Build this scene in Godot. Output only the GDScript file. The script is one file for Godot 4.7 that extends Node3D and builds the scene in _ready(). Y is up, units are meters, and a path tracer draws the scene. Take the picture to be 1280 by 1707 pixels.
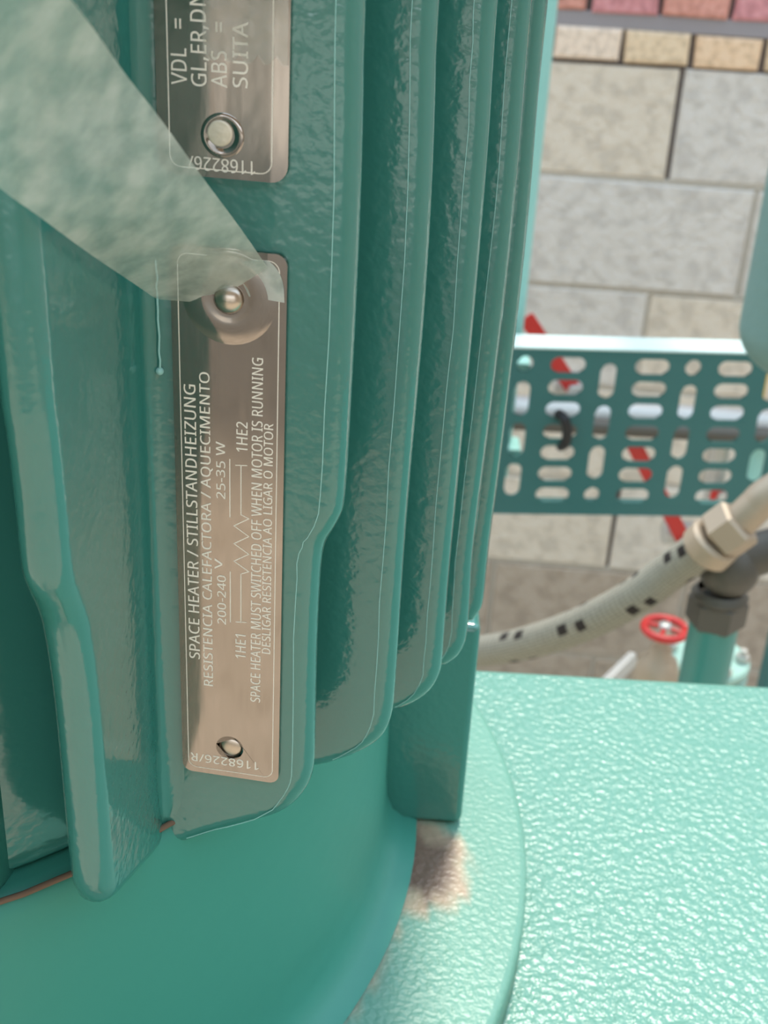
extends Node3D

# The scene is metric, y up, floor at 0. The motor's nameplate face has its own frame:
# face_dir runs to the right along the face, face_out points out of it.
const FACE_AT := Vector3(-0.0445, 0.0, -0.226)
const AXIS := Vector3(-0.18, 0.0, -0.35)
var face_dir := Vector3(cos(deg_to_rad(8.0)), 0, sin(deg_to_rad(8.0)))
var face_out := Vector3(-sin(deg_to_rad(8.0)), 0, cos(deg_to_rad(8.0)))
var rng := RandomNumberGenerator.new()
var taken := {}
var M := {}

# ------------------------------------------------------------------ helpers
func numbered(called: String) -> String:
	taken[called] = taken.get(called, -1) + 1
	return called if taken[called] == 0 else "%s_%03d" % [called, taken[called]]

func thing(called: String, label: String, category: String, at := Vector3.ZERO, group := "") -> Node3D:
	var o := Node3D.new()
	o.name = numbered(called)
	add_child(o)
	o.position = at
	o.set_meta("label", label)
	o.set_meta("category", category)
	if group:
		o.set_meta("group", group)
	return o

func struct(called: String) -> Node3D:
	var o := Node3D.new()
	o.name = called
	add_child(o)
	o.set_meta("kind", "structure")
	return o

func part(called: String, m: Mesh, mat: Material, parent: Node3D, label := "") -> MeshInstance3D:
	var o := MeshInstance3D.new()
	o.name = called
	o.mesh = m
	o.material_override = mat
	parent.add_child(o, true)
	if label:
		o.set_meta("label", label)
	return o

func quad(st: SurfaceTool, p: Array, n: Array, uv: Array) -> void:
	for t in [[0, 1, 2], [0, 2, 3]]:
		var a: Vector3 = p[t[0]]
		var b: Vector3 = p[t[1]]
		var c: Vector3 = p[t[2]]
		var idx: Array = t
		var s: Vector3 = n[t[0]] + n[t[1]] + n[t[2]]
		if (b - a).cross(c - a).dot(s) > 0:
			idx = [t[0], t[2], t[1]]
		for k in idx:
			st.set_normal(n[k])
			st.set_uv(uv[k])
			st.add_vertex(p[k])

# a sheet of points, rows x columns, with smooth normals turned outwards
func sheet(st: SurfaceTool, rows: Array, wrap := false, smooth := true) -> void:
	var h := rows.size()
	var w: int = rows[0].size()
	var nn := []
	var mid := Vector3.ZERO
	for r in rows:
		for v in r:
			mid += v
	mid /= h * w
	var total := 0.0
	for j in h:
		var line := []
		for i in w:
			var i0 := (i - 1 + w) % w if wrap else maxi(i - 1, 0)
			var i1 := (i + 1) % w if wrap else mini(i + 1, w - 1)
			var du: Vector3 = rows[j][i1] - rows[j][i0]
			var dv: Vector3 = rows[mini(j + 1, h - 1)][i] - rows[maxi(j - 1, 0)][i]
			if du.length() < 1e-9:
				var jj := j + 1 if j == 0 else j - 1
				du = rows[jj][i1] - rows[jj][i0]
			var n := du.cross(dv).normalized()
			total += n.dot(rows[j][i] - mid)
			line.append(n)
		nn.append(line)
	var s := 1.0 if total >= 0 else -1.0
	for j in h - 1:
		for i in (w if wrap else w - 1):
			var k := (i + 1) % w
			var p := [rows[j][i], rows[j][k], rows[j + 1][k], rows[j + 1][i]]
			var n := [nn[j][i] * s, nn[j][k] * s, nn[j + 1][k] * s, nn[j + 1][i] * s]
			if not smooth:
				var f: Vector3 = ((p[2] - p[0]) as Vector3).cross(p[3] - p[1]).normalized()
				if f.dot(n[0] + n[1] + n[2] + n[3]) < 0:
					f = -f
				n = [f, f, f, f]
			var u0 := float(i) / w
			var u1 := float(i + 1) / w
			var v0 := float(j) / (h - 1)
			var v1 := float(j + 1) / (h - 1)
			quad(st, p, n, [Vector2(u0, v0), Vector2(u1, v0), Vector2(u1, v1), Vector2(u0, v1)])

func begin() -> SurfaceTool:
	var st := SurfaceTool.new()
	st.begin(Mesh.PRIMITIVE_TRIANGLES)
	return st

# profile of (radius, y) turned about an upright axis
func lathe(st: SurfaceTool, profile: Array, at := Vector3.ZERO, sides := 32, basis := Basis(), smooth := true, phase := 0.0) -> void:
	var rows := []
	for p in profile:
		var r := []
		for i in sides:
			var a := TAU * i / sides + phase
			r.append(at + basis * Vector3(cos(a) * p.x, p.y, sin(a) * p.x))
		rows.append(r)
	sheet(st, rows, true, smooth)

# a basis whose y axis runs along dir
func along(dir: Vector3) -> Basis:
	var y := dir.normalized()
	var x := y.cross(Vector3.FORWARD if absf(y.dot(Vector3.FORWARD)) < 0.9 else Vector3.RIGHT).normalized()
	return Basis(x, y, x.cross(y))

func rod(st: SurfaceTool, a: Vector3, b: Vector3, r: float, sides := 20, phase := 0.0, bevel := 0.0) -> void:
	var l := a.distance_to(b)
	var e := bevel if bevel > 0 else minf(r * 0.12, l * 0.2)
	lathe(st, [Vector2(0, 0), Vector2(r - e, 0), Vector2(r - e, 0.00001), Vector2(r, e), Vector2(r, e * 1.05), Vector2(r, l - e * 1.05), Vector2(r, l - e), Vector2(r - e, l - 0.00001), Vector2(r - e, l), Vector2(0, l)], a, sides, along(b - a), sides > 8, phase)

func hexagon(st: SurfaceTool, a: Vector3, b: Vector3, r: float) -> void:
	var l := a.distance_to(b)
	lathe(st, [Vector2(0, 0), Vector2(r * 0.86, 0), Vector2(r, r * 0.12), Vector2(r, l - r * 0.12), Vector2(r * 0.86, l), Vector2(0, l)], a, 6, along(b - a), false, 0.3)

# round tube through points; radii may change along it
func tube(st: SurfaceTool, pts: Array, radii: Array, sides := 16) -> void:
	var rows := []
	var x := Vector3.ZERO
	for i in pts.size():
		var t: Vector3 = (pts[mini(i + 1, pts.size() - 1)] - pts[maxi(i - 1, 0)]).normalized()
		if i == 0:
			x = along(t).x
		x = (x - t * x.dot(t)).normalized()
		var y := t.cross(x)
		var r := []
		var rad: float = radii[mini(i, radii.size() - 1)]
		for k in sides:
			var a := TAU * k / sides
			r.append(pts[i] + (x * cos(a) + y * sin(a)) * rad)
		rows.append(r)
	var first := []
	var last := []
	for k in sides:
		first.append(pts[0])
		last.append(pts[-1])
	rows.push_front(first)
	rows.push_back(last)
	sheet(st, rows, true)

func spline(pts: Array, per := 8) -> Array:
	var out := []
	for i in pts.size() - 1:
		for k in per:
			out.append(pts[i].cubic_interpolate(pts[i + 1], pts[maxi(i - 1, 0)], pts[mini(i + 2, pts.size() - 1)], float(k) / per))
	out.append(pts[-1])
	return out

func chaikin(pts: Array, times: int) -> Array:
	for t in times:
		var out := [pts[0]]
		for i in pts.size() - 1:
			out.append(pts[i].lerp(pts[i + 1], 0.25))
			out.append(pts[i].lerp(pts[i + 1], 0.75))
		out.append(pts[-1])
		pts = out
	return pts

# box with rounded edges
func rbox(st: SurfaceTool, at: Vector3, size: Vector3, r: float, basis := Basis()) -> void:
	var h := size / 2
	var inner := h - Vector3.ONE * r
	for ax in 3:
		for s in [-1.0, 1.0]:
			var a := (ax + 1) % 3
			var b := (ax + 2) % 3
			var la := [-h[a], -h[a] + r * 0.42, -h[a] + r, h[a] - r, h[a] - r * 0.42, h[a]]
			var lb := [-h[b], -h[b] + r * 0.42, -h[b] + r, h[b] - r, h[b] - r * 0.42, h[b]]
			for i in 5:
				for j in 5:
					var p := []
					var n := []
					for c in [[0, 0], [1, 0], [1, 1], [0, 1]]:
						var v := Vector3.ZERO
						v[ax] = s * h[ax]
						v[a] = la[i + c[0]]
						v[b] = lb[j + c[1]]
						var q := v.clamp(-inner, inner)
						var d := (v - q).normalized()
						p.append(at + basis * (q + d * r))
						n.append(basis * d)
					quad(st, p, n, [Vector2.ZERO, Vector2.RIGHT, Vector2.ONE, Vector2.DOWN])

# flat plate of a given outline in x and y, with at most one hole, from z = 0 to z = thick
func pierced(st: SurfaceTool, outer: Array, hole: Array, thick: float, xf: Transform3D, rim := true) -> void:
	var flat := PackedVector2Array(outer)
	if hole.size():
		var start := 0
		var best := 1e9
		for i in outer.size():
			if outer[i].distance_to(hole[0]) < best:
				best = outer[i].distance_to(hole[0])
				start = i
		var joined := PackedVector2Array()
		for i in outer.size() + 1:
			joined.append(outer[(start + i) % outer.size()])
		for i in hole.size() + 1:
			joined.append(hole[(hole.size() - i) % hole.size()])
		# the slit is kept open by a hair so that the outline stays simple
		joined[joined.size() - 1] += Vector2(1e-6, 1e-6)
		joined[outer.size()] += Vector2(1e-6, 1e-6)
		flat = joined
	var tri := Geometry2D.triangulate_polygon(flat)
	for z in [0.0, thick]:
		var n := xf.basis * (Vector3.BACK if z > 0 else Vector3.FORWARD)
		for i in range(0, tri.size(), 3):
			var p := []
			for k in 3:
				p.append(xf * Vector3(flat[tri[i + k]].x, flat[tri[i + k]].y, z))
			if ((p[1] - p[0]) as Vector3).cross(p[2] - p[0]).dot(n) > 0:
				p = [p[0], p[2], p[1]]
			for k in 3:
				st.set_normal(n)
				st.set_uv(Vector2.ZERO)
				st.add_vertex(p[k])
	for ring in ([outer, hole] if rim else [hole]):
		for i in ring.size():
			var a: Vector2 = ring[i]
			var b: Vector2 = ring[(i + 1) % ring.size()]
			var e := (b - a).normalized()
			var nn := xf.basis * Vector3(e.y, -e.x, 0)
			quad(st, [xf * Vector3(a.x, a.y, 0), xf * Vector3(b.x, b.y, 0), xf * Vector3(b.x, b.y, thick), xf * Vector3(a.x, a.y, thick)], [nn, nn, nn, nn], [Vector2.ZERO, Vector2.ZERO, Vector2.ZERO, Vector2.ZERO])

func circle(c: Vector2, r: float, n := 24) -> Array:
	var out := []
	for i in n:
		out.append(c + Vector2.from_angle(TAU * i / n) * r)
	return out

func round_rect(lo: Vector2, hi: Vector2, r: float, n := 6) -> Array:
	var out := []
	for k in 4:
		var c := Vector2(hi.x - r if k in [0, 3] else lo.x + r, hi.y - r if k < 2 else lo.y + r)
		for i in n + 1:
			out.append(c + Vector2.from_angle(PI / 2 * (k + float(i) / n)) * r)
	return out

# a cast fin: outline of (reach, y) from its top down its tip and back along its foot, with a half-round edge
func fin(outline: Array, root: float, r: float, at: Vector3, dir: Vector3, out: Vector3) -> ArrayMesh:
	var st := begin()
	var path := chaikin(outline, 2)
	var rows := []
	var n := path.size()
	for i in n:
		var t: Vector2 = (path[mini(i + 1, n - 1)] - path[maxi(i - 1, 0)]).normalized()
		var nor := Vector2(-t.y, t.x)
		var row := []
		var base: Vector2 = path[i] - nor * r
		row.append(at + dir * root + Vector3.UP * base.y - out * r)
		for k in 11:
			var a := lerpf(-PI / 2, PI / 2, k / 10.0)
			var q := base + nor * r * cos(a)
			row.append(at + dir * q.x + Vector3.UP * q.y + out * r * sin(a))
		row.append(at + dir * root + Vector3.UP * base.y + out * r)
		rows.append(row)
	# normals: flat on both faces, round over the edge
	for j in n - 1:
		for i in rows[0].size() - 1:
			var p := [rows[j][i], rows[j][i + 1], rows[j + 1][i + 1], rows[j + 1][i]]
			var nn := []
			for c in [[j, i], [j, i + 1], [j + 1, i + 1], [j + 1, i]]:
				if i == 0 or i == 11:
					nn.append(-out if i == 0 else out)
				else:
					var t: Vector2 = (path[mini(c[0] + 1, n - 1)] - path[maxi(c[0] - 1, 0)]).normalized()
					var a := lerpf(-PI / 2, PI / 2, (c[1] - 1) / 10.0)
					nn.append((dir * -t.y + Vector3.UP * t.x) * cos(a) + out * sin(a))
			quad(st, p, nn, [Vector2.ZERO, Vector2.ZERO, Vector2.ZERO, Vector2.ZERO])
	return st.commit()

# ------------------------------------------------------------------ materials
func noise(freq: float, kind := FastNoiseLite.TYPE_SIMPLEX_SMOOTH, octaves := 3, seed_no := 1) -> FastNoiseLite:
	var f := FastNoiseLite.new()
	f.noise_type = kind
	f.frequency = freq
	f.fractal_octaves = octaves
	f.seed = seed_no
	return f

func noise_tex(freq: float, size := 512, octaves := 3, seed_no := 1, ramp: Gradient = null, kind := FastNoiseLite.TYPE_SIMPLEX_SMOOTH) -> NoiseTexture2D:
	var t := NoiseTexture2D.new()
	t.width = size
	t.height = size
	t.seamless = true
	t.noise = noise(freq, kind, octaves, seed_no)
	if ramp:
		t.color_ramp = ramp
	return t

func ramp(cols: Array, offs: Array) -> Gradient:
	var g := Gradient.new()
	g.offsets = PackedFloat32Array(offs)
	g.colors = PackedColorArray(cols)
	return g

func mat(called: String, c: Color, rough: float, metal := 0.0) -> StandardMaterial3D:
	var m := StandardMaterial3D.new()
	m.resource_name = called
	m.albedo_color = c
	m.roughness = rough
	m.metallic = metal
	M[called] = m
	return m

func relief(m: StandardMaterial3D, tex: Texture2D, per_metre: float, height_cm: float) -> void:
	m.uv1_triplanar = true
	m.uv1_scale = Vector3.ONE * per_metre
	m.heightmap_enabled = true
	m.heightmap_texture = tex
	m.heightmap_scale = height_cm

func c8(r: float, g: float, b: float, a := 1.0) -> Color:
	return Color(r / 255.0, g / 255.0, b / 255.0, a)

func materials() -> void:
	var peel := noise_tex(0.06, 512, 3, 4)
	var m := mat("motor_paint", c8(58, 124, 112), 0.13)
	m.metallic_specular = 0.7
	relief(m, peel, 9.0, 0.009)
	m = mat("edge_paint", c8(62, 142, 130), 0.3)
	relief(m, peel, 9.0, 0.006)
	m = mat("base_paint", c8(104, 154, 137), 0.3)
	relief(m, noise_tex(0.06, 512, 3, 9), 8.0, 0.06)
	m = mat("flange_paint", c8(92, 178, 160), 0.38)
	relief(m, noise_tex(0.07, 512, 2, 11), 9.0, 0.03)
	m.vertex_color_use_as_albedo = true
	m.albedo_color = Color.WHITE
	mat("dust", c8(122, 96, 76), 0.9)
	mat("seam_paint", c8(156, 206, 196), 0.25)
	mat("plate_steel", c8(166, 156, 147), 0.17, 1.0)
	M.plate_steel.roughness_texture = noise_tex(0.02, 256, 4, 21, ramp([Color(0.06, 0.06, 0.06), Color(0.13, 0.13, 0.13)], [0.25, 0.75]))
	M.plate_steel.roughness = 1.0
	M.plate_steel.uv1_triplanar = true
	M.plate_steel.uv1_scale = Vector3(90, 12, 90)
	mat("etching", c8(250, 240, 222), 0.8, 0.0)
	mat("rivet_steel", c8(196, 182, 166), 0.28, 1.0)
	relief(mat("rivet_worn", c8(236, 222, 198), 0.6, 0.3), noise_tex(0.05, 256, 2, 25), 40.0, 0.01)
	mat("dark_gap", c8(30, 28, 30), 0.7)
	m = mat("film", c8(255, 255, 255, 1.0), 0.36)
	m.transparency = BaseMaterial3D.TRANSPARENCY_ALPHA
	m.albedo_texture = noise_tex(0.02, 512, 4, 32, ramp([c8(186, 200, 186, 0.40), c8(206, 212, 198, 0.52), c8(222, 224, 212, 0.64)], [0.25, 0.5, 0.75]))
	relief(m, noise_tex(0.02, 512, 4, 31), 14.0, 0.03)
	m.cull_mode = BaseMaterial3D.CULL_DISABLED
	m = mat("film_clear", c8(225, 222, 205, 0.28), 0.27)
	m.transparency = BaseMaterial3D.TRANSPARENCY_ALPHA
	relief(m, noise_tex(0.02, 512, 4, 33), 20.0, 0.06)
	m.cull_mode = BaseMaterial3D.CULL_DISABLED
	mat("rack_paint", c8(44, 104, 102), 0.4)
	mat("highlight_edge", c8(206, 228, 222), 0.4)  # glare on the tray's top lip, put into the colour
	mat("pole_paint", c8(150, 205, 196), 0.4)
	mat("pipe_paint", c8(62, 136, 126), 0.35)
	relief(mat("vessel_paint", c8(108, 142, 136), 0.55), noise_tex(0.05, 256, 4, 41), 6.0, 0.06)
	mat("fitting_bronze", c8(178, 160, 138), 0.5, 0.35)
	mat("fitting_iron", c8(96, 92, 84), 0.55, 0.4)
	mat("zinc", c8(188, 186, 178), 0.4, 0.6)
	mat("red_enamel", c8(196, 46, 40), 0.35)
	mat("black_rubber", c8(34, 34, 36), 0.6)
	mat("yellow_paint", c8(214, 178, 62), 0.45)
	mat("pale_green_paint", c8(150, 186, 172), 0.45)
	mat("galvanised", c8(200, 198, 192), 0.42, 0.3)
	var grain := noise_tex(0.03, 512, 5, 51)
	for k in 4:
		var base: Color = [c8(216, 203, 184), c8(210, 203, 193), c8(217, 206, 190), c8(176, 160, 142)][k]
		m = mat("block_%d" % k, Color.WHITE, 0.92)
		m.albedo_texture = noise_tex(0.012, 512, 5, 60 + k, ramp([base.darkened(0.07), base, base.lightened(0.07)], [0.25, 0.5, 0.75]))
		relief(m, grain, 3.0, 0.25)
	for k in 5:
		var base: Color = [c8(238, 216, 194), c8(230, 204, 170), c8(234, 200, 164), c8(216, 152, 136), c8(212, 144, 146)][k]
		m = mat("brick_%d" % k, Color.WHITE, 0.9)
		m.albedo_texture = noise_tex(0.03, 256, 4, 70 + k, ramp([base.darkened(0.1), base, base.lightened(0.08)], [0.22, 0.5, 0.75]))
		relief(m, grain, 6.0, 0.2)
	m = mat("mortar", c8(188, 180, 166), 0.95)
	relief(m, grain, 5.0, 0.3)
	mat("dark_mortar", c8(96, 86, 82), 0.95)
	m = mat("concrete", Color.WHITE, 0.85)
	m.albedo_texture = noise_tex(0.008, 512, 5, 81, ramp([c8(186, 174, 156), c8(204, 192, 174), c8(216, 204, 188)], [0.25, 0.5, 0.75]))
	relief(m, grain, 1.5, 0.2)
	# braided hose: white yarn with dark tracer flecks, printed along the tube
	var im := Image.create(128, 512, false, Image.FORMAT_RGB8)
	rng.seed = 5
	for y in 512:
		for x in 128:
			var weave := 0.5 + 0.5 * sin((x + y) * TAU / 8.0) * sin((x - y) * TAU / 8.0)
			var v := 0.46 + 0.22 * weave + rng.randf_range(-0.04, 0.04)
			im.set_pixel(x, y, Color(v, v * 0.97, v * 0.87))
	for f in 10:
		for side in 3:
			var fx := (side * 43 + f * 17) % 128
			for e in 2:
				im.fill_rect(Rect2i((fx + 4 * e) % 117, 10 + f * 51 + 14 * e, 12, 7), Color(0.13, 0.10, 0.08))
	m = mat("hose_braid", Color.WHITE, 0.8)
	m.albedo_texture = ImageTexture.create_from_image(im)

# ------------------------------------------------------------------ the motor
func face(u: float, y: float, w := 0.0) -> Vector3:
	return FACE_AT + face_dir * u + face_out * w + Vector3.UP * y

func lettering(words: String, u: float, y0: float, length: float, cap: float, w: float, parent: Node3D, upside := false) -> void:
	var t := TextMesh.new()
	var f := SystemFont.new()
	f.font_names = PackedStringArray(["Droid Sans"])
	t.font = f
	t.text = words
	t.font_size = 64
	t.pixel_size = 0.01
	t.depth = 0.02
	t.curve_step = 2.0
	t.horizontal_alignment = HORIZONTAL_ALIGNMENT_LEFT
	t.vertical_alignment = VERTICAL_ALIGNMENT_BOTTOM
	var box := t.get_aabb()
	var sx := length / box.size.x
	var sy := cap / (64 * 0.01 * 0.714)
	var low := 0.0
	var d := TextMesh.new()
	d.font = f
	d.text = "H"
	d.font_size = 64
	d.pixel_size = 0.01
	d.vertical_alignment = VERTICAL_ALIGNMENT_BOTTOM
	low = d.get_aabb().position.y
	var b := Basis(Vector3.UP * sx, -face_dir * sy, face_out * 0.006)
	if upside:
		b = Basis(-face_dir * sx, -Vector3.UP * sy, face_out * 0.006)
	var o := part("lettering", t, M.etching, parent)
	o.transform = Transform3D(b, face(u, y0, w) - b * Vector3(box.position.x, low, 0))

func etched_line(pts: Array, wide: float, w: float, st: SurfaceTool) -> void:
	for i in pts.size() - 1:
		var a: Vector2 = pts[i]
		var b: Vector2 = pts[i + 1]
		var e := (b - a).normalized() * wide / 2
		var s := Vector2(-e.y, e.x)
		var p := []
		for q in [a - e + s, a - e - s, b + e - s, b + e + s]:
			p.append(face(q.x, q.y, w))
		quad(st, p, [face_out, face_out, face_out, face_out], [Vector2.ZERO, Vector2.ZERO, Vector2.ZERO, Vector2.ZERO])

func plate_body(lo: Vector2, hi: Vector2, r: float, hole: Vector2, hole_r: float, w: float, thick: float) -> ArrayMesh:
	var st := begin()
	var xf := Transform3D(Basis(face_dir, Vector3.UP, face_out), FACE_AT + face_out * w)
	pierced(st, round_rect(lo, hi, r), circle(hole, hole_r, 28) if hole_r > 0 else [], thick, xf)
	return st.commit()

func rivet(u: float, y: float, r: float, high: float, w: float, parent: Node3D, label := "") -> void:
	var st := begin()
	var prof := []
	for i in 9:
		var a := PI / 2 * i / 8
		prof.append(Vector2(r * cos(a), high * sin(a)))
	lathe(st, prof, face(u, y, w), 28, Basis(face_dir, face_out, Vector3.UP))
	part("rivet", st.commit(), M.rivet_steel, parent, label)

func motor() -> void:
	var t := thing("electric_motor", "large teal painted vertical electric motor with tall cast cooling fins and steel nameplates", "motor")
	# the drum behind the fins, the end shield under them and the bolted flange it stands on
	var st := begin()
	lathe(st, [Vector2(0, 1.532), Vector2(0.176, 1.532), Vector2(0.178, 1.535), Vector2(0.178, 1.95), Vector2(0, 1.95)], AXIS, 96)
	part("stator_drum", st.commit(), M.motor_paint, t)
	st = begin()
	var prof := [Vector2(0.150, 1.533), Vector2(0.180, 1.5325), Vector2(0.1832, 1.531), Vector2(0.1845, 1.527), Vector2(0.1850, 1.518), Vector2(0.1855, 1.50), Vector2(0.1862, 1.45), Vector2(0.1870, 1.440), Vector2(0.1892, 1.4345), Vector2(0.193, 1.4312), Vector2(0.198, 1.430)]
	lathe(st, prof, AXIS, 128)
	part("end_shield", st.commit(), M.shield_paint, t)
	t.add_child(flange_part(), true)
	st = begin()
	rbox(st, Vector3(0.007, 1.4705, -0.378), Vector3(0.054, 0.083, 0.052), 0.0025)
	part("shield_lug", st.commit(), M.motor_paint, t)
	st = begin()
	lathe(st, [Vector2(0, 1.945), Vector2(0.215, 1.945), Vector2(0.222, 1.95), Vector2(0.222, 2.05), Vector2(0.21, 2.075), Vector2(0.17, 2.09), Vector2(0, 2.095)], AXIS, 64)
	part("fan_cowl", st.commit(), M.motor_paint, t)
	st = begin()
	rng.seed = 21
	var dust := []
	for i in 161:
		var a := TAU * i / 160
		dust.append(AXIS + Vector3(cos(a) * 0.1835, 1.5322 + rng.randf_range(-0.0005, 0.0004), sin(a) * 0.1835))
	tube(st, dust, [0.0007], 8)
	part("dust_line", st.commit(), M.dust, t, "thin line of brown dust in the joint")
	# the flat face that carries the plates is the first of the right-hand fins
	var foot := [Vector2(0.0, 1.5246), Vector2(-0.03, 1.522)]
	var outlines := [[Vector2(0.0361, 1.9500), Vector2(0.0361, 1.7115), Vector2(0.0369, 1.6876), Vector2(0.0370, 1.6609), Vector2(0.0367, 1.6312), Vector2(0.0364, 1.6175), Vector2(0.0355, 1.6146), Vector2(0.0342, 1.6116), Vector2(0.0330, 1.6094), Vector2(0.0322, 1.6065), Vector2(0.0318, 1.5998), Vector2(0.0316, 1.5823), Vector2(0.0320, 1.5540), Vector2(0.0317, 1.5498), Vector2(0.0308, 1.5462), Vector2(0.0284, 1.5415), Vector2(0.0250, 1.5379), Vector2(0.0188, 1.5344), Vector2(0.0131, 1.5316), Vector2(0.0074, 1.5283), Vector2(0.0015, 1.5246)], [Vector2(0.0452, 1.9500), Vector2(0.0452, 1.7102), Vector2(0.0465, 1.6839), Vector2(0.0469, 1.6545), Vector2(0.0463, 1.6216), Vector2(0.0459, 1.5998), Vector2(0.0459, 1.5782), Vector2(0.0459, 1.5607), Vector2(0.0457, 1.5498), Vector2(0.0442, 1.5446), Vector2(0.0413, 1.5409), Vector2(0.0367, 1.5372), Vector2(0.0275, 1.5320)], [Vector2(0.0543, 1.9500), Vector2(0.0543, 1.7090), Vector2(0.0545, 1.6978), Vector2(0.0550, 1.6800), Vector2(0.0551, 1.6478), Vector2(0.0549, 1.6194), Vector2(0.0545, 1.5881), Vector2(0.0544, 1.5704), Vector2(0.0546, 1.5542), Vector2(0.0544, 1.5465), Vector2(0.0518, 1.5408), Vector2(0.0481, 1.5372), Vector2(0.0434, 1.5341)], [Vector2(0.0598, 1.9500), Vector2(0.0598, 1.7076), Vector2(0.0601, 1.6885), Vector2(0.0605, 1.6681), Vector2(0.0604, 1.6415), Vector2(0.0594, 1.6008), Vector2(0.0584, 1.5731), Vector2(0.0589, 1.5576), Vector2(0.0591, 1.5449), Vector2(0.0580, 1.5399), Vector2(0.0559, 1.5368), Vector2(0.0531, 1.5344)], [Vector2(0.0621, 1.9500), Vector2(0.0621, 1.7063), Vector2(0.0625, 1.6815), Vector2(0.0631, 1.6592), Vector2(0.0631, 1.6355), Vector2(0.0626, 1.5920), Vector2(0.0617, 1.5662), Vector2(0.0616, 1.5560), Vector2(0.0617, 1.5430), Vector2(0.0605, 1.5400), Vector2(0.0587, 1.5364)]]
	var back := [0.0, 0.025, 0.05, 0.073, 0.094]
	for k in 5:
		var o: Array = outlines[k]
		if k > 0:
			o = o + [Vector2(0.012, 1.529), Vector2(-0.02, 1.526)]
		else:
			o = o + foot
		var at: Vector3 = FACE_AT - face_out * (back[k] + 0.0042)
		var f := part("face_panel" if k == 0 else "cooling_fin", fin(o, -0.03, 0.0042, at, face_dir, face_out), M.motor_paint, t, "flat face panel that carries the nameplates" if k == 0 else "")
		# parting line left by the casting along the fin's edge
		var line := []
		rng.seed = 40 + k
		var path := chaikin(o.slice(0, o.size() - 3), 1)
		for p in path:
			line.append(at + face_dir * (p.x - 0.0042 + rng.randf_range(-0.0002, 0.0002)) + Vector3.UP * p.y + face_out * 0.0042)
		st = begin()
		tube(st, line, [0.00011], 6)
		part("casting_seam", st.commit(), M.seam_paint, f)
	# three more fins round the back of that group
	for k in 3:
		var o := [Vector2(0.0615 - 0.004 * k, 1.95), Vector2(0.0615 - 0.004 * k, 1.56), Vector2(0.059 - 0.004 * k, 1.545), Vector2(0.052 - 0.004 * k, 1.536), Vector2(-0.02, 1.526)]
		part("cooling_fin", fin(o, -0.03, 0.0042, FACE_AT - face_out * (0.118 + 0.024 * k + 0.0042), face_dir, face_out), M.motor_paint, t)
	# the left-hand fins point towards the viewer
	var left := [Vector2(0.0501, 1.95), Vector2(0.0481, 1.661), Vector2(0.0460, 1.6404), Vector2(0.0457, 1.6247), Vector2(0.0452, 1.6204), Vector2(0.0436, 1.6166), Vector2(0.0413, 1.6122), Vector2(0.0394, 1.6077), Vector2(0.0377, 1.5979), Vector2(0.0367, 1.5865), Vector2(0.0362, 1.5647), Vector2(0.0358, 1.5473), Vector2(0.0350, 1.5415), Vector2(0.0325, 1.5365), Vector2(0.0236, 1.5330), Vector2(0.0107, 1.5278), Vector2(-0.0058, 1.522)]
	var left_at := [-0.0065, -0.033, -0.059, -0.085, -0.111]
	for k in 5:
		var o := []
		for p in left:
			o.append(p + Vector2([0.0, 0.013, 0.021, 0.026, 0.029][k], 0))
		o.append(Vector2(-0.03, o[-1].y))
		part("cooling_fin", fin(o, -0.03, 0.0045, FACE_AT + face_dir * left_at[k], face_out, -face_dir), M.motor_paint, t)
	# fillet in the corner between the face panel and the first left-hand fin
	st = begin()
	var rows := []
	for v in [[1.9, 1.0], [1.7, 1.0], [1.62, 1.0], [1.56, 1.0], [1.545, 1.0], [1.538, 0.8], [1.533, 0.45], [1.530, 0.05]]:
		var row := []
		for i in 9:
			var a := PI / 2 * i / 8
			row.append(face(-0.0022 + 0.0052 * v[1] * (1 - sin(a)), v[0], 0.0052 * v[1] * (1 - cos(a))))
		rows.append(row)
	sheet(st, rows)
	part("corner_fillet", st.commit(), M.motor_paint, t)
	# a run of paint that dried in that corner
	st = begin()
	rng.seed = 77
	var run := []
	for i in 14:
		run.append(face(0.0005 + rng.randf_range(-0.0002, 0.0002), 1.665 - i * 0.0016, 0.0012))
	tube(st, run, [0.00022], 8)
	var ball := []
	for i in 9:
		var a := PI * i / 8
		ball.append(Vector2(0.0008 * sin(a), 0.0008 * cos(a)))
	lathe(st, ball, face(0.0005, 1.6435, 0.001), 12)
	part("paint_run", st.commit(), M.seam_paint, t)
	heater_plate(t)
	class_plate(t)

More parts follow.
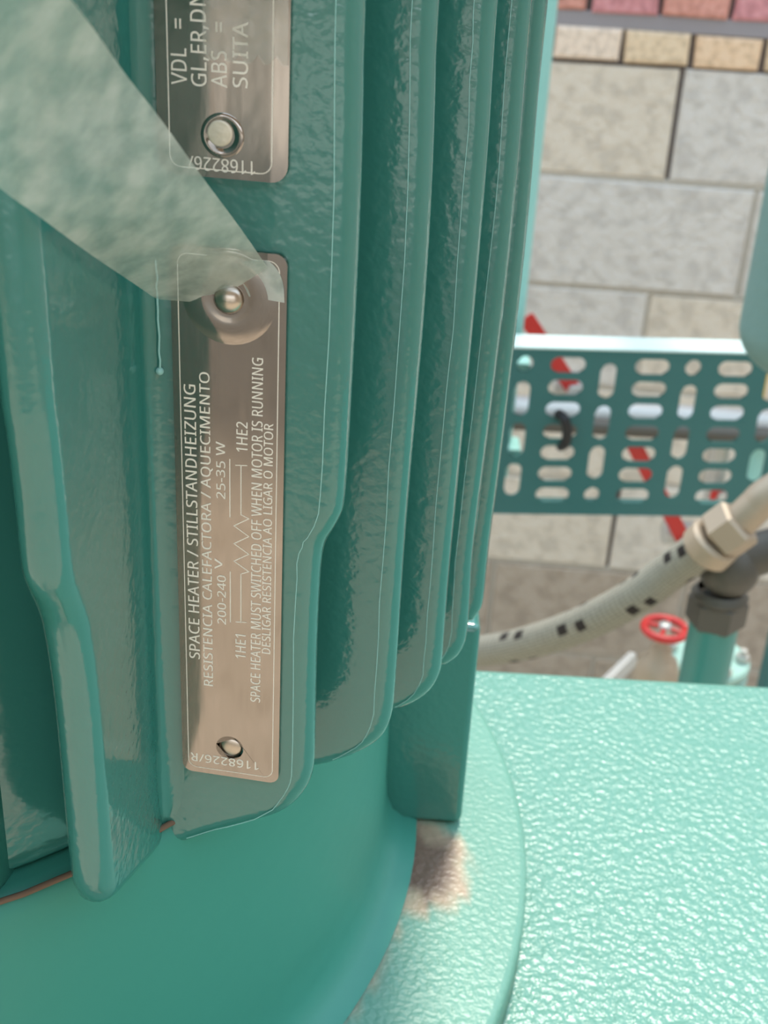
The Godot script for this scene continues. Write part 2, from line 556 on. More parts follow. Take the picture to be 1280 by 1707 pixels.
func flange_part() -> MeshInstance3D:
	# painted steel disc with a patch of rusty dirt left beside the lug
	var st := begin()
	var c := AXIS
	var prof := []
	for i in 26:
		prof.append(Vector2(lerpf(0.16, 0.2345, i / 25.0), lerpf(1.4308, 1.4270, i / 25.0)))
	for i in 5:
		var a := PI / 2 * i / 4
		prof.append(Vector2(0.2345 + 0.0025 * sin(a), 1.4245 + 0.0025 * cos(a)))
	prof.append(Vector2(0.237, 1.413))
	prof.append(Vector2(0.15, 1.412))
	var paint := c8(108, 158, 140).srgb_to_linear()
	var dirt := c8(122, 98, 84).srgb_to_linear()
	var sand := c8(206, 172, 142).srgb_to_linear()
	var fn := noise(90.0, FastNoiseLite.TYPE_SIMPLEX_SMOOTH, 3, 8)
	lathe(st, prof, c, 220)
	var arr := st.commit_to_arrays()
	var cols := PackedColorArray()
	for v in arr[Mesh.ARRAY_VERTEX]:
		var d1 := Vector2((v.x - 0.0205) / 0.0155, (v.z + 0.331) / 0.021).length() + 0.35 * fn.get_noise_2d(v.x, v.z)
		var r := Vector2(v.x - AXIS.x, v.z - AXIS.z).length()
		var d2 := (r - 0.193) / 0.008 + 0.8 * fn.get_noise_2d(v.x + 3.0, v.z)
		var col := paint.lerp(sand, 0.55 * (1.0 - smoothstep(0.2, 1.0, d2)))
		cols.append(col.lerp(sand, 0.8 * (1.0 - smoothstep(0.85, 1.2, d1))).lerp(dirt, 1.0 - smoothstep(0.55, 1.0, d1)))
	arr[Mesh.ARRAY_COLOR] = cols
	var am := ArrayMesh.new()
	am.add_surface_from_arrays(Mesh.PRIMITIVE_TRIANGLES, arr)
	var o := MeshInstance3D.new()
	o.name = "mounting_flange"
	o.mesh = am
	o.material_override = M.flange_paint
	o.set_meta("label", "round mounting flange with a rusty dirt patch")
	return o

func heater_plate(motor_node: Node3D) -> void:
	var w := 0.0002
	var top := w + 0.0009
	var o := part("heater_nameplate", plate_body(Vector2(0.0031, 1.5491), Vector2(0.0250, 1.6683), 0.0022, Vector2(0.0139, 1.5570), 0.0031, w, 0.0009), M.plate_steel, motor_node, "narrow steel plate etched with the space heater data")
	var e := top + 0.00003
	lettering("SPACE HEATER / STILLSTANDHEIZUNG", 0.0075, 1.5793, 0.0622, 0.0023, e, o)
	lettering("RESISTENCIA CALEFACTORA / AQUECIMENTO", 0.0103, 1.5728, 0.0715, 0.0020, e, o)
	lettering("200-240", 0.01325, 1.5888, 0.0117, 0.0018, e, o)
	lettering("V", 0.01255, 1.6019, 0.0024, 0.0016, e, o)
	lettering("25-35 W", 0.01325, 1.6180, 0.0123, 0.0018, e, o)
	lettering("1HE1", 0.0175, 1.5809, 0.0059, 0.0022, e, o)
	lettering("1HE2", 0.01775, 1.6287, 0.0063, 0.0022, e, o)
	lettering("SPACE HEATER MUST SWITCHED OFF WHEN MOTOR IS RUNNING", 0.0207, 1.5703, 0.0780, 0.0021, e, o)
	lettering("DESLIGAR RESISTENCIA AO LIGAR O MOTOR", 0.0228, 1.5830, 0.0523, 0.0018, e, o)
	lettering("1168226/R", 0.0205, 1.5542, 0.0155, 0.0021, e, o, true)
	var st := begin()
	var rim := round_rect(Vector2(0.0045, 1.5505), Vector2(0.0236, 1.6669), 0.002)
	rim.append(rim[0])
	etched_line(rim, 0.00018, e, st)
	part("border_line", st.commit(), M.etching, o)
	st = begin()
	etched_line([Vector2(0.0142, 1.5896), Vector2(0.0142, 1.6016)], 0.0002, e, st)
	etched_line([Vector2(0.0142, 1.6142), Vector2(0.0142, 1.6268)], 0.0002, e, st)
	var zig := [Vector2(0.01645, 1.5898), Vector2(0.01645, 1.6014)]
	for i in 7:
		zig.append(Vector2(0.0181 if i % 2 == 0 else 0.0150, 1.6022 + i * 0.00202))
	zig.append(Vector2(0.01645, 1.6150))
	zig.append(Vector2(0.01645, 1.6258))
	etched_line(zig, 0.0002, e, st)
	etched_line([Vector2(0.0154, 1.5898), Vector2(0.0176, 1.5900)], 0.0002, e, st)
	etched_line([Vector2(0.0154, 1.6257), Vector2(0.0176, 1.6259)], 0.0002, e, st)
	part("resistor_symbol", st.commit(), M.etching, o)
	rivet(0.0139, 1.5566, 0.0026, 0.0007, w, o)
	# the upper rivet stands proud in a ring pressed into the plate
	st = begin()
	lathe(st, [Vector2(0.0094, 0.0), Vector2(0.0088, 0.00012), Vector2(0.0080, 0.00022), Vector2(0.0068, 0.0003), Vector2(0.0055, 0.00034), Vector2(0.0044, 0.0003), Vector2(0.0038, 0.0002), Vector2(0.0030, 0.0002)], face(0.0142, 1.6592, top - 0.0001), 40, Basis(face_dir, face_out, Vector3.UP))
	part("pressed_ring", st.commit(), M.plate_steel, o)
	rivet(0.0142, 1.6592, 0.0028, 0.0019, top, o)

func class_plate(motor_node: Node3D) -> void:
	var w := 0.0002
	var top := w + 0.0009
	var o := part("class_nameplate", plate_body(Vector2(0.0014, 1.6809), Vector2(0.0248, 1.80), 0.003, Vector2.ZERO, 0.0, w, 0.0009), M.plate_steel, motor_node, "wider steel plate listing classification societies")
	var e := top + 0.00003
	lettering("VDL   =", 0.0069, 1.6961, 0.0106, 0.0027, e, o)
	lettering("GL,ER,DN", 0.0104, 1.6961, 0.0148, 0.0027, e, o)
	lettering("ABS   =", 0.01395, 1.6962, 0.0104, 0.0027, e, o)
	lettering("SUITA", 0.0176, 1.6964, 0.0105, 0.0026, e, o)
	lettering("1168226/", 0.0190, 1.6843, 0.0122, 0.0023, e, o, true)
	var st := begin()
	var rim := round_rect(Vector2(0.0036, 1.6823), Vector2(0.0219, 1.7986), 0.002)
	rim.append(rim[0])
	etched_line(rim, 0.00022, e, st)
	part("border_line", st.commit(), M.etching, o)
	st = begin()
	lathe(st, [Vector2(0.0040, 0.0), Vector2(0.0036, 0.0004), Vector2(0.0029, 0.0003), Vector2(0.0022, 0.0001)], face(0.0131, 1.6882, top - 0.0001), 36, Basis(face_dir, face_out, Vector3.UP))
	part("pressed_ring", st.commit(), M.plate_steel, o)
	st = begin()
	lathe(st, [Vector2(0.00225, 0.0), Vector2(0.0022, 0.0003), Vector2(0.0019, 0.0005), Vector2(0.0, 0.0006)], face(0.0127, 1.6886, top), 28, Basis(face_dir, face_out, Vector3.UP))
	part("rivet", st.commit(), M.rivet_worn, o, "bright worn flat rivet head")

func film() -> void:
	var t := thing("film_strip", "torn strip of cloudy protective plastic film hanging off the rivet of the lower nameplate", "plastic film")
	# from its end on the plate the strip rises to the upper left and towards the viewer
	var right := [Vector3(-0.0200, 1.6596, -0.2261), Vector3(-0.0240, 1.6672, -0.2204), Vector3(-0.0321, 1.6872, -0.1991), Vector3(-0.0388, 1.7029, -0.1824), Vector3(-0.0418, 1.7151, -0.1628), Vector3(-0.0458, 1.7323, -0.1334)]
	var lower := [Vector3(-0.0434, 1.6578, -0.2240), Vector3(-0.0451, 1.6631, -0.2138), Vector3(-0.0503, 1.6809, -0.1825), Vector3(-0.0544, 1.6905, -0.1683), Vector3(-0.0582, 1.7012, -0.1513), Vector3(-0.0606, 1.7161, -0.1218)]
	var a := spline(right, 8)
	var b := spline(lower, 8)
	for side in 1:
		var rows := []
		for i in a.size():
			var row := []
			for k in 17:
				var f := k / 16.0
				var bulge := sin(f * PI) * 0.0012 + 0.0005 * sin(i * 0.7 + k * 0.5)
				var p: Vector3 = a[i].lerp(b[i], f) + Vector3(0.1, 0.5, 0.85) * bulge
				if i == 0:
					p += Vector3.DOWN * 0.0011 * sin(f * PI)
				row.append(p)
			rows.append(row)
		var st := begin()
		sheet(st, rows)
		part("strip", st.commit(), M.film, t)
	# the end still stuck to the plate's corner
	var st2 := begin()
	var xf := Transform3D(Basis(face_dir, Vector3.UP, face_out), FACE_AT + face_out * 0.00118)
	pierced(st2, chaikin([Vector2(0.0246, 1.6595), Vector2(0.0244, 1.6635), Vector2(0.0226, 1.6665), Vector2(0.0205, 1.6672), Vector2(0.0150, 1.6660), Vector2(0.0180, 1.6600)], 2), [], 0.00008, xf)
	part("stuck_end", st2.commit(), M.film, t)
	# a wrinkled remnant on the upper plate
	var t2 := thing("film_remnant", "wrinkled clear film remnant stuck across the text of the upper nameplate", "plastic film")
	var rows2 := []
	rng.seed = 12
	for j in 15:
		var row := []
		for i in 15:
			var u := lerpf(0.0100, 0.0246, i / 14.0)
			var y := lerpf(1.7005, 1.745, j / 14.0) + (0.0014 if j == 0 and i % 3 == 0 else 0.0)
			row.append(face(u, y, 0.0014 + rng.randf() * 0.0005))
		rows2.append(row)
	var st3 := begin()
	sheet(st3, rows2)
	part("sheet", st3.commit(), M.film_clear, t2)

func pump_base() -> void:
	var t := thing("pump_base", "broad teal base with rough hammered paint that the motor flange sits on", "machine base")
	var st := begin()
	rbox(st, Vector3(0.28, 1.382, -0.295), Vector3(0.56, 0.06, 0.37), 0.006)
	part("top_slab", st.commit(), M.base_paint, t)
	st = begin()
	lathe(st, [Vector2(0, 0.0), Vector2(0.21, 0.0), Vector2(0.21, 0.03), Vector2(0.16, 0.04), Vector2(0.16, 1.38), Vector2(0.2, 1.412), Vector2(0, 1.412)], AXIS, 64)
	part("column", st.commit(), M.base_paint, t)

# ------------------------------------------------------------------ behind the motor
func slab(st: SurfaceTool, lo: Vector2, hi: Vector2, z0: float, z1: float, bev: float) -> void:
	# one block or brick: bevelled front, sides going back into the mortar, corners a little uneven
	var j := func() -> Vector2: return Vector2(rng.randf_range(-1, 1), rng.randf_range(-1, 1)) * bev * 0.5
	var o := [lo + j.call(), Vector2(hi.x, lo.y) + j.call(), hi + j.call(), Vector2(lo.x, hi.y) + j.call()]
	var mid := (lo + hi) / 2
	var inn := []
	for c in o:
		inn.append(c - Vector2(signf(c.x - mid.x), signf(c.y - mid.y)) * bev)
	var uv := [Vector2.ZERO, Vector2.RIGHT, Vector2.ONE, Vector2.DOWN]
	var zf := z1 + rng.randf_range(-0.002, 0.002)
	var p := []
	for c in inn:
		p.append(Vector3(c.x, c.y, zf))
	quad(st, p, [Vector3.BACK, Vector3.BACK, Vector3.BACK, Vector3.BACK], uv)
	for i in 4:
		var k := (i + 1) % 4
		var e: Vector2 = (o[k] - o[i]).normalized()
		var n := Vector3(e.y, -e.x, 0)
		var nb := (n + Vector3.BACK).normalized()
		quad(st, [Vector3(inn[i].x, inn[i].y, zf), Vector3(inn[k].x, inn[k].y, zf), Vector3(o[k].x, o[k].y, z1 - bev), Vector3(o[i].x, o[i].y, z1 - bev)], [nb, nb, nb, nb], uv)
		quad(st, [Vector3(o[i].x, o[i].y, z1 - bev), Vector3(o[k].x, o[k].y, z1 - bev), Vector3(o[k].x, o[k].y, z0), Vector3(o[i].x, o[i].y, z0)], [n, n, n, n], uv)

func wall() -> void:
	var wnode := struct("wall_back")
	wnode.position = Vector3(0.4, 0, -2.4)
	wnode.rotation_degrees.y = -3.0
	var st := begin()
	rbox(st, Vector3(0, 1.3, -0.115), Vector3(3.6, 2.6, 0.21), 0.004)
	part("mortar_bed", st.commit(), M.dark_mortar, wnode)
	rng.seed = 3
	# hollow concrete blocks in seven courses, joints of a finger's width
	var grey := mat("grey_mortar", c8(150, 144, 146), 0.95)
	st = begin()
	for y in [0.184, 0.410, 0.618, 0.825, 1.031, 1.243]:
		rbox(st, Vector3(0, y, -0.011), Vector3(3.56, 0.009, 0.016), 0.003)
	part("bed_joint", st.commit(), M.mortar, wnode)
	st = begin()
	for row in 12:
		rbox(st, Vector3(0, 1.4505 + row * 0.0815 + 0.0675, -0.012), Vector3(3.56, 0.029, 0.02), 0.003)
	part("brick_bed_joint", st.commit(), grey, wnode)
	var levels := [0.0, 0.184, 0.410, 0.618, 0.825, 1.031, 1.243, 1.4475]
	var heads := begin()
	for row in 7:
		var shift := 0.0915 if row % 2 == 0 else -0.1525
		var pitch := 0.396 if row % 2 == 0 else 0.414
		var k := -5
		while k < 6:
			var x0 := shift + k * pitch
			k += 1
			if x0 > 1.7 or x0 + pitch < -1.7:
				continue
			if row != 2 and row != 6 and absf(x0) < 1.75:
				rbox(heads, Vector3(x0, (levels[row] + levels[row + 1]) / 2, -0.012), Vector3(0.01, levels[row + 1] - levels[row], 0.014), 0.003)
			st = begin()
			slab(st, Vector2(maxf(x0 + 0.004, -1.78), levels[row] + 0.004), Vector2(minf(x0 + pitch - 0.004, 1.78), levels[row + 1] - 0.004), -0.02, 0.0, 0.004)
			var tone := 3 if row <= 1 else (rng.randi() % 3)
			if row == 6:
				tone = 0 if x0 < 0 else 1
			part("block", st.commit(), M["block_%d" % tone], wnode)
	part("head_joint", heads.commit(), M.mortar, wnode)
	# courses of brick headers on top of them
	for row in 12:
		var y0 := 1.4505 + row * 0.0815
		var off := -0.146 if row % 2 == 0 else -0.089
		for k in range(-13, 15):
			var x0: float = off + k * 0.1245
			if x0 < -1.78 or x0 + 0.12 > 1.78:
				continue
			st = begin()
			slab(st, Vector2(x0 + 0.005, y0), Vector2(x0 + 0.1195, y0 + 0.0535), -0.02, 0.004, 0.005)
			var tone: int = (3 + rng.randi() % 2) if row > 0 else rng.randi() % 3
			if row == 0 and k >= 0 and k < 3:
				tone = k
			part("brick", st.commit(), M["brick_%d" % tone], wnode)
	# unseen roof and side walls, added to dim the motor front and shape reflections
	var ce := struct("shade_roof")
	st = begin()
	rbox(st, Vector3(0, 3.35, 3.7), Vector3(7.2, 0.1, 4.6), 0.01)
	part("shade_slab", st.commit(), M.concrete, ce)
	for side in [-1.0, 1.0]:
		var wl := struct("added_wall_left" if side < 0 else "added_wall_right")
		st = begin()
		rbox(st, Vector3(side * 3.5, 1.65, 2.4), Vector3(0.2, 3.3, 9.8), 0.01)
		part("masonry", st.commit(), M.concrete, wl)
	# floor
	var fl := struct("floor")
	st = begin()
	rbox(st, Vector3(0, -0.1, 6.0), Vector3(40.0, 0.2, 22.0), 0.01)
	part("slab", st.commit(), M.concrete, fl)

func rack() -> void:
	var t := thing("cable_tray", "dark teal perforated cable tray panel with rows of slots before the block wall", "cable tray", Vector3(0.25, 0, -1.35))
	t.rotation_degrees.y = 5.6
	var st := begin()
	var xf := Transform3D()
	var z := 0.0025
	var stadium := func(c: Vector2, w: float, h: float) -> Array: return round_rect(c - Vector2(w, h) / 2, c + Vector2(w, h) / 2, minf(w, h) / 2 - 1e-5, 7)
	for k in range(-4, 4):
		var xh := -0.0533 + 0.0965 * k
		var x0 := xh - 0.024
		var x1 := xh + 0.0248
		var x2 := xh + 0.0725
		for r in 7:
			var y := 1.249 - 0.027 * r
			pierced(st, [Vector2(x0, y - 0.0135), Vector2(x1, y - 0.0135), Vector2(x1, y + 0.0135), Vector2(x0, y + 0.0135)], stadium.call(Vector2(xh, y), 0.040, 0.0185), z, xf, false)
		var ys := [1.231, 1.180, 1.1295, 1.0877]
		var hs := [0.042, 0.042, 0.042, 0.019]
		if posmod(k, 2) == 1:
			ys = [1.2493, 1.2075, 1.157, 1.106]
			hs = [0.019, 0.042, 0.042, 0.042]
		for r in 4:
			var up: float = 1.2625 if r == 0 else (ys[r - 1] - hs[r - 1] / 2 + ys[r] + hs[r] / 2) / 2
			var dn: float = 1.0735 if r == 3 else (ys[r + 1] + hs[r + 1] / 2 + ys[r] - hs[r] / 2) / 2
			pierced(st, [Vector2(x1, dn), Vector2(x2, dn), Vector2(x2, up), Vector2(x1, up)], stadium.call(Vector2((x1 + x2) / 2 - 0.0015, ys[r]), 0.0185, hs[r]), z, xf, false)
	var xa := -0.0533 - 0.0965 * 4 - 0.024
	var xb := xa + 0.0965 * 8
	rbox(st, Vector3((xa + xb) / 2, 1.2655, 0.00125), Vector3(xb - xa, 0.006, 0.0025), 0.0005)
	rbox(st, Vector3((xa + xb) / 2, 1.0678, 0.00125), Vector3(xb - xa, 0.0114, 0.0025), 0.0005)
	part("slotted_panel", st.commit(), M.rack_paint, t)
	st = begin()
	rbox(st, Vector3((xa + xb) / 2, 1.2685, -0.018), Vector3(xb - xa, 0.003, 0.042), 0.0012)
	part("upper_flange", st.commit(), M.highlight_edge, t, "upper flange with its bright highlight painted in")
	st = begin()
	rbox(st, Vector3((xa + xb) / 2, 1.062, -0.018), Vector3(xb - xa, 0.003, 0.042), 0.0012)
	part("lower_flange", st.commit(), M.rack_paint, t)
	for x in [xa + 0.03, xb - 0.03]:
		st = begin()
		rbox(st, Vector3(x, 0.63, -0.02), Vector3(0.03, 1.26, 0.03), 0.003)
		part("post", st.commit(), M.rack_paint, t)

func gate_valve(called: String, label: String, at: Vector3, wheel_r: float, body_h: float) -> void:
	var t := thing(called, label, "valve", at)
	var st := begin()
	var ring := []
	var rows := []
	for i in 25:
		var a := TAU * i / 24
		ring.append(Vector3(cos(a) * wheel_r, 0, sin(a) * wheel_r))
	tube(st, ring, [wheel_r * 0.2], 10)
	for k in 4:
		var a := TAU * k / 4 + 0.4
		rod(st, Vector3(0, 0.002, 0), Vector3(cos(a) * wheel_r, 0, sin(a) * wheel_r), wheel_r * 0.12, 8)
	part("handwheel", st.commit(), M.red_enamel, t)
	st = begin()
	lathe(st, [Vector2(0, 0.006), Vector2(0.006, 0.006), Vector2(0.0065, 0.002), Vector2(0.0065, -0.012), Vector2(0, -0.012)], Vector3.ZERO, 16)
	part("hub_nut", st.commit(), M.zinc, t)
	st = begin()
	var b := body_h
	lathe(st, [Vector2(0, -0.008), Vector2(0.006, -0.008), Vector2(0.0065, -0.02), Vector2(0.011, -0.022), Vector2(0.011, -0.03), Vector2(0.018, -0.036), Vector2(0.0225, -0.05), Vector2(0.0225, -0.06), Vector2(0.024, -0.062), Vector2(0.024, -0.072), Vector2(0.019, -0.074), Vector2(0.019, -b), Vector2(0, -b)], Vector3.ZERO, 24)
	part("body", st.commit(), M.fitting_bronze, t)
	st = begin()
	lathe(st, [Vector2(0, -at.y), Vector2(0.015, -at.y), Vector2(0.015, -b), Vector2(0, -b)], Vector3.ZERO, 20)
	part("pipe", st.commit(), M.galvanised, t)

func background() -> void:
	rack()
	var st := begin()
	# upright pipe between motor and wall
	var t := thing("upright_pipe", "slim pale teal upright pipe behind the motor fins in front of the block wall", "pipe", Vector3(0.1358, 1.07, -1.425))
	rod(st, Vector3.ZERO, Vector3(0, 1.4, 0), 0.0155, 24)
	part("pipe", st.commit(), M.pole_paint, t)
	for cy in [0.04, 0.15]:
		st = begin()
		rbox(st, Vector3(0, cy, 0.012), Vector3(0.05, 0.02, 0.04), 0.002)
		part("clamp", st.commit(), M.pole_paint, t)
	# header pipe with lever valves behind the tray
	var hy := 1.0175
	t = thing("header_pipe", "horizontal galvanised header pipe seen through the slots of the cable tray", "pipe", Vector3(0.4, hy, -1.78))
	st = begin()
	rod(st, Vector3(-0.55, 0, 0), Vector3(0.6, 0, 0), 0.021, 24)
	part("pipe", st.commit(), M.galvanised, t)
	st = begin()
	rod(st, Vector3(0.1525, 0.0, 0), Vector3(0.1525, 0.14, 0), 0.007, 16)
	part("riser", st.commit(), M.yellow_paint, t, "short yellow riser pipe")
	for x in [-0.5, 0.1627]:
		st = begin()
		rod(st, Vector3(x, -hy, 0), Vector3(x, -0.01, 0), 0.018, 20)
		part("support", st.commit(), M.pole_paint, t)
	var cd := thing("shade_tube", "dark grey tube added behind the tray as the shaded underside of the header pipe", "shade_tube", Vector3(0.4, 1.0094, -1.7492))  # added dark tube, stands in for the header pipe's shaded underside
	st = begin()
	rod(st, Vector3(-0.55, 0, 0), Vector3(0.6, 0, 0), 0.0125, 20)
	part("tube", st.commit(), M.fitting_iron, cd)
	var levers := [[Vector3(0.1941, 1.1522, -1.8145), Vector3(0.2811, 1.0392, -1.8134), "red valve lever pointing up past the top edge of the cable tray"], [Vector3(0.3757, 0.9718, -1.7793), Vector3(0.4801, 0.8085, -1.7752), "red valve lever hanging below the bottom edge of the cable tray"]]
	for l in levers:
		var o := thing("lever_valve", l[2], "valve", l[1], "lever valves on the header pipe")
		st = begin()
		var dirv: Vector3 = l[0] - l[1]
		var bb := along(dirv)
		rbox(st, dirv * 0.5, Vector3(0.024, dirv.length(), 0.006), 0.0025, Basis(bb.x, bb.y, bb.z))
		part("lever", st.commit(), M.red_enamel, o)
		st = begin()
		hexagon(st, Vector3(0, 0, -0.02), Vector3(0, 0, 0.012), 0.014)
		part("spindle_nut", st.commit(), M.zinc, o)
		st = begin()
		rod(st, Vector3(-0.03, 0, -0.035), Vector3(0.03, 0, -0.035), 0.019, 20)
		part("body", st.commit(), M.galvanised, o)
	var sv := thing("stop_valve", "small red handwheel seen through the lowest slot at the right of the tray", "valve", Vector3(0.5205, 0.8990, -1.7649))
	st = begin()
	var ring := []
	for i in 25:
		ring.append(Vector3(cos(TAU * i / 24) * 0.014, sin(TAU * i / 24) * 0.014, 0))
	tube(st, ring, [0.005], 10)
	rod(st, Vector3(-0.014, 0, 0), Vector3(0.014, 0, 0), 0.003, 8)
	part("handwheel", st.commit(), M.red_enamel, sv)
	st = begin()
	rod(st, Vector3(0, 0, 0.004), Vector3(0, 0, -0.05), 0.007, 14)
	rod(st, Vector3(0, -0.06, -0.05), Vector3(0, 1.0175 - 0.8990, -0.05), 0.014, 16)
	part("body", st.commit(), M.galvanised, sv)
	# black strap looped over the tray
	var bs := thing("rubber_strap", "short black rubber strap hooked through the middle slots of the cable tray", "strap", Vector3(0.1945, 1.1863, -1.3331))
	st = begin()
	var o0 := Vector3(0.1945, 1.1863, -1.3331)
	tube(st, spline([Vector3(0.1927, 1.1885, -1.3454) - o0, Vector3(0.1978, 1.1896, -1.3292) - o0, Vector3(0.2031, 1.1758, -1.3312) - o0, Vector3(0.2045, 1.1568, -1.3372) - o0, Vector3(0.2008, 1.1464, -1.3499) - o0]), [0.003, 0.006], 10)
	part("strap", st.commit(), M.black_rubber, bs)

	# hanging vessel at the right edge
	var vx := Vector3(0.3361, 1.3720, -1.0)
	var ve := thing("pressure_vessel", "dull grey-teal cylindrical vessel with rounded bottom at the right edge of the wall", "vessel", Vector3(vx.x, 0, vx.z))
	st = begin()
	var prof := []
	for i in 11:
		var a := PI / 2 * i / 10
		prof.append(Vector2(0.052 * sin(a), vx.y + 0.042 * (1 - cos(a))))
	prof.append(Vector2(0.052, vx.y + 0.6))
	prof.append(Vector2(0.03, vx.y + 0.64))
	prof.append(Vector2(0, vx.y + 0.645))
	lathe(st, prof, Vector3.ZERO, 48)
	part("shell", st.commit(), M.vessel_paint, ve)
	st = begin()
	rod(st, Vector3(0, vx.y + 0.5, -0.05), Vector3(0.0, vx.y + 0.5, -1.42), 0.014, 16)
	rod(st, Vector3(0, vx.y + 0.3, -0.05), Vector3(0.0, vx.y + 0.3, -1.42), 0.014, 16)
	part("wall_bracket", st.commit(), M.vessel_paint, ve)

	# braided hose, its fitting and the standpipe
	var h := thing("braided_hose", "white braided hose with dark flecks sloping up from behind the base to the fitting", "hose")
	st = begin()
	var hp := spline([Vector3(-0.22, 0.02, -1.05), Vector3(-0.22, 0.5, -1.05), Vector3(-0.19, 0.95, -1.05), Vector3(-0.10, 1.12, -1.02), Vector3(-0.0163, 0.9979, -1.1090), Vector3(0.0439, 1.0403, -1.0520), Vector3(0.0917, 1.0850, -0.9961), Vector3(0.1269, 1.1370, -0.9328), Vector3(0.1605, 1.1949, -0.8724), Vector3(0.1910, 1.2468, -0.8314), Vector3(0.2147, 1.2833, -0.8162), Vector3(0.2345, 1.3163, -0.7993)], 10)
	tube(st, hp, [0.0145], 24)
	part("braid", st.commit(), M.hose_braid, h)
	st = begin()
	rod(st, Vector3(0.2305, 1.3079, -0.8007), Vector3(0.2376, 1.3219, -0.7965), 0.0195, 28)
	hexagon(st, Vector3(0.2376, 1.3219, -0.7965), Vector3(0.2511, 1.3382, -0.7936), 0.0195)
	part("coupling_nut", st.commit(), M.fitting_bronze, h, "beige hexagonal coupling nut at the hose end")
	st = begin()
	tube(st, spline([Vector3(0.2498, 1.3369, -0.7941), Vector3(0.2583, 1.3495, -0.7937), Vector3(0.2695, 1.3623, -0.7946), Vector3(0.3121, 1.3882, -0.8021), Vector3(0.3121, 1.3882, -0.8021) + Vector3(0.06, 0.012, 0), Vector3(0.3121, 1.3882, -0.8021) + Vector3(0.5, 0.014, 0), Vector3(3.395, 1.46, -0.8021)]), [0.0125], 20)
	part("outlet_pipe", st.commit(), M.fitting_bronze, h)
	var sp := Vector3(0.2553, 1.1857, -0.8229)
	var s := thing("standpipe", "teal standpipe with grey hexagonal nut and dark ball joint under the hose end", "pipe", Vector3(sp.x, 0, sp.z))
	var o1 := Vector3(sp.x, 0, sp.z)
	var ny: float = Vector3(0.2578, 1.2392, -0.8164).y
	st = begin()
	rod(st, Vector3(0, 0, 0), Vector3(0, ny + 0.01, 0), 0.0185, 28)
	part("pipe", st.commit(), M.pipe_paint, s)
	st = begin()
	hexagon(st, Vector3(0, ny - 0.004, 0), Vector3(0, ny + 0.02, 0), 0.0225)
	part("nut", st.commit(), M.fitting_iron, s)
	st = begin()
	lathe(st, [Vector2(0, ny + 0.018), Vector2(0.02, ny + 0.018), Vector2(0.0215, ny + 0.022), Vector2(0.017, ny + 0.027)], Vector3.ZERO, 28)
	var ball := []
	for i in 15:
		var a := PI * i / 14
		ball.append(Vector2(0.0225 * sin(a), ny + 0.045 - 0.0225 * cos(a)))
	lathe(st, ball, Vector3(0.003, 0, 0), 28)
	rod(st, Vector3(0.004, ny + 0.05, 0), Vector3(0.085, ny + 0.078, -0.012), 0.016, 24)
	part("ball_joint", st.commit(), M.fitting_iron, s, "dark grey cast ball joint")
	gate_valve("gate_valve", "small bronze gate valve with red handwheel left of the standpipe", Vector3(0.2848, 1.0772, -1.0706), 0.0205, 0.14)
	var fp := Vector3(0.3450, 1.0182, -1.1192)
	var fj := thing("flange_joint", "pale green bolted pipe flange half hidden behind the standpipe", "pipe flange", Vector3(fp.x, 0, fp.z))
	for e in [0.0, -0.014]:
		st = begin()
		rod(st, Vector3(0, fp.y - 0.011 + e, 0), Vector3(0, fp.y + e, 0), 0.046, 36)
		part("disc", st.commit(), M.pale_green_paint, fj)
	for i in 6:
		var a := TAU * i / 6 + 0.2
		var c := Vector3(cos(a) * 0.037, fp.y, sin(a) * 0.037)
		st = begin()
		hexagon(st, c - Vector3(0, 0.001, 0), c + Vector3(0, 0.008, 0), 0.0075)
		rod(st, c - Vector3(0, 0.035, 0), c + Vector3(0, 0.014, 0), 0.004, 10)
		part("bolt", st.commit(), M.zinc, fj)
	st = begin()
	rod(st, Vector3(0, 0, 0), Vector3(0, fp.y - 0.01, 0), 0.024, 24)
	part("pipe", st.commit(), M.pale_green_paint, fj)
	var br := Vector3(0.3170, 0.7374, -1.4591)
	var bt := Vector3(0.3680, 0.7510, -1.5220)
	var sb := thing("steel_strut", "pale slanting steel strut low behind the edge of the base", "strut", br)
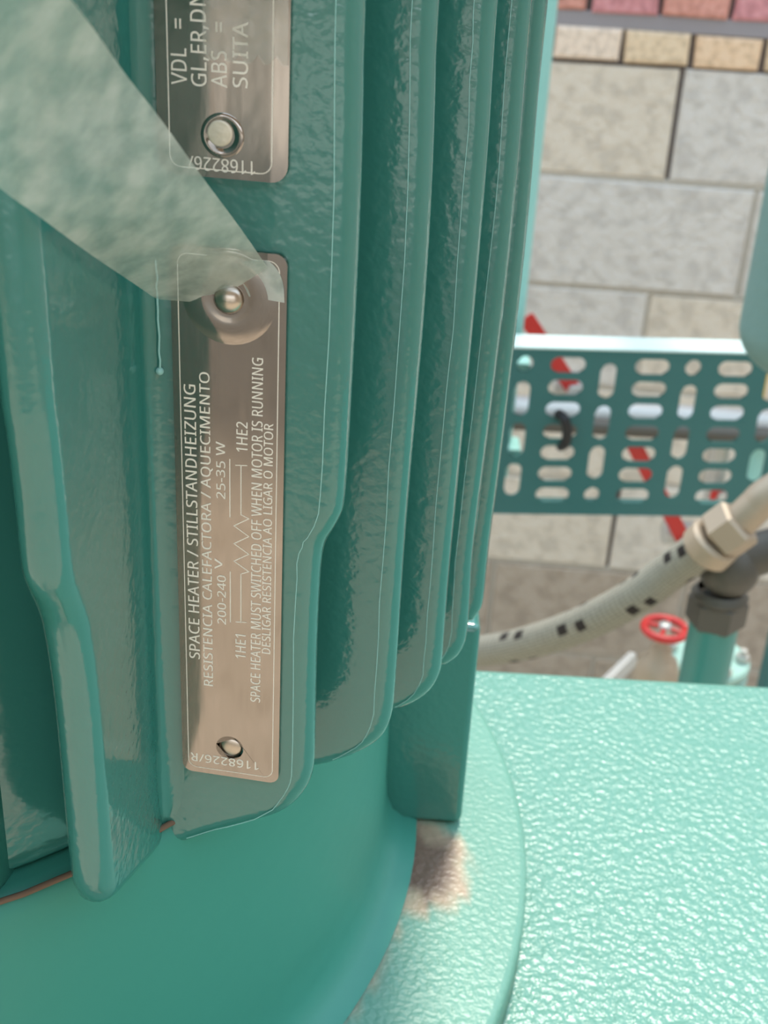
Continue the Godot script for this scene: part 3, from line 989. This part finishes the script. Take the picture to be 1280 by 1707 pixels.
	st = begin()
	var dv := bt - br
	rbox(st, dv * 0.0, Vector3(0.02, dv.length() * 2.0, 0.012), 0.002, along(dv))
	part("bar", st.commit(), M.galvanised, sb)

func _ready() -> void:
	var cam := Camera3D.new()
	cam.name = "camera"
	cam.transform = Transform3D(Basis(Vector3(0.9983, 0.0516, -0.0261), Vector3(-0.0578, 0.8909, -0.4505), Vector3(-0.0000, 0.4512, 0.8924)).orthonormalized(), Vector3(0, 1.73, 0))
	cam.near = 0.01
	var ca := CameraAttributesPhysical.new()
	ca.frustum_focal_length = 29.526
	ca.frustum_focus_distance = 0.262
	ca.exposure_aperture = 20.0
	cam.fov = rad_to_deg(2.0 * atan(853.5 / 2100.0))
	cam.attributes = ca
	add_child(cam)
	cam.current = true
	var we := WorldEnvironment.new()
	we.name = "environment"
	var env := Environment.new()
	env.background_mode = Environment.BG_SKY
	var sky := Sky.new()
	var sm := ProceduralSkyMaterial.new()
	sm.sky_top_color = Color(0.72, 0.80, 0.88)
	sm.sky_horizon_color = Color(0.93, 0.94, 0.95)
	sm.ground_horizon_color = Color(0.62, 0.58, 0.52)
	sm.ground_bottom_color = Color(0.5, 0.46, 0.4)
	sm.sky_energy_multiplier = 1.25
	var sun := DirectionalLight3D.new()
	sun.name = "sun"
	sun.light_energy = 0.62
	sun.light_color = Color(1.0, 0.97, 0.92)
	sun.light_angular_distance = 10.0
	sun.shadow_enabled = true
	sun.look_at_from_position(Vector3(0.10, 1.0, -0.48), Vector3.ZERO)
	add_child(sun)
	sky.sky_material = sm
	env.sky = sky
	env.tonemap_mode = Environment.TONE_MAPPER_LINEAR
	env.tonemap_exposure = 1.85
	env.sdfgi_enabled = true
	env.ssao_enabled = true
	env.ssil_enabled = true
	we.environment = env
	add_child(we)
	print("fov ", cam.fov)
	materials()
	var m := mat("shield_paint", c8(62, 144, 126), 0.5)
	relief(m, noise_tex(0.015, 512, 2, 15), 8.0, 0.02)
	wall()
	pump_base()
	motor()
	film()
	background()
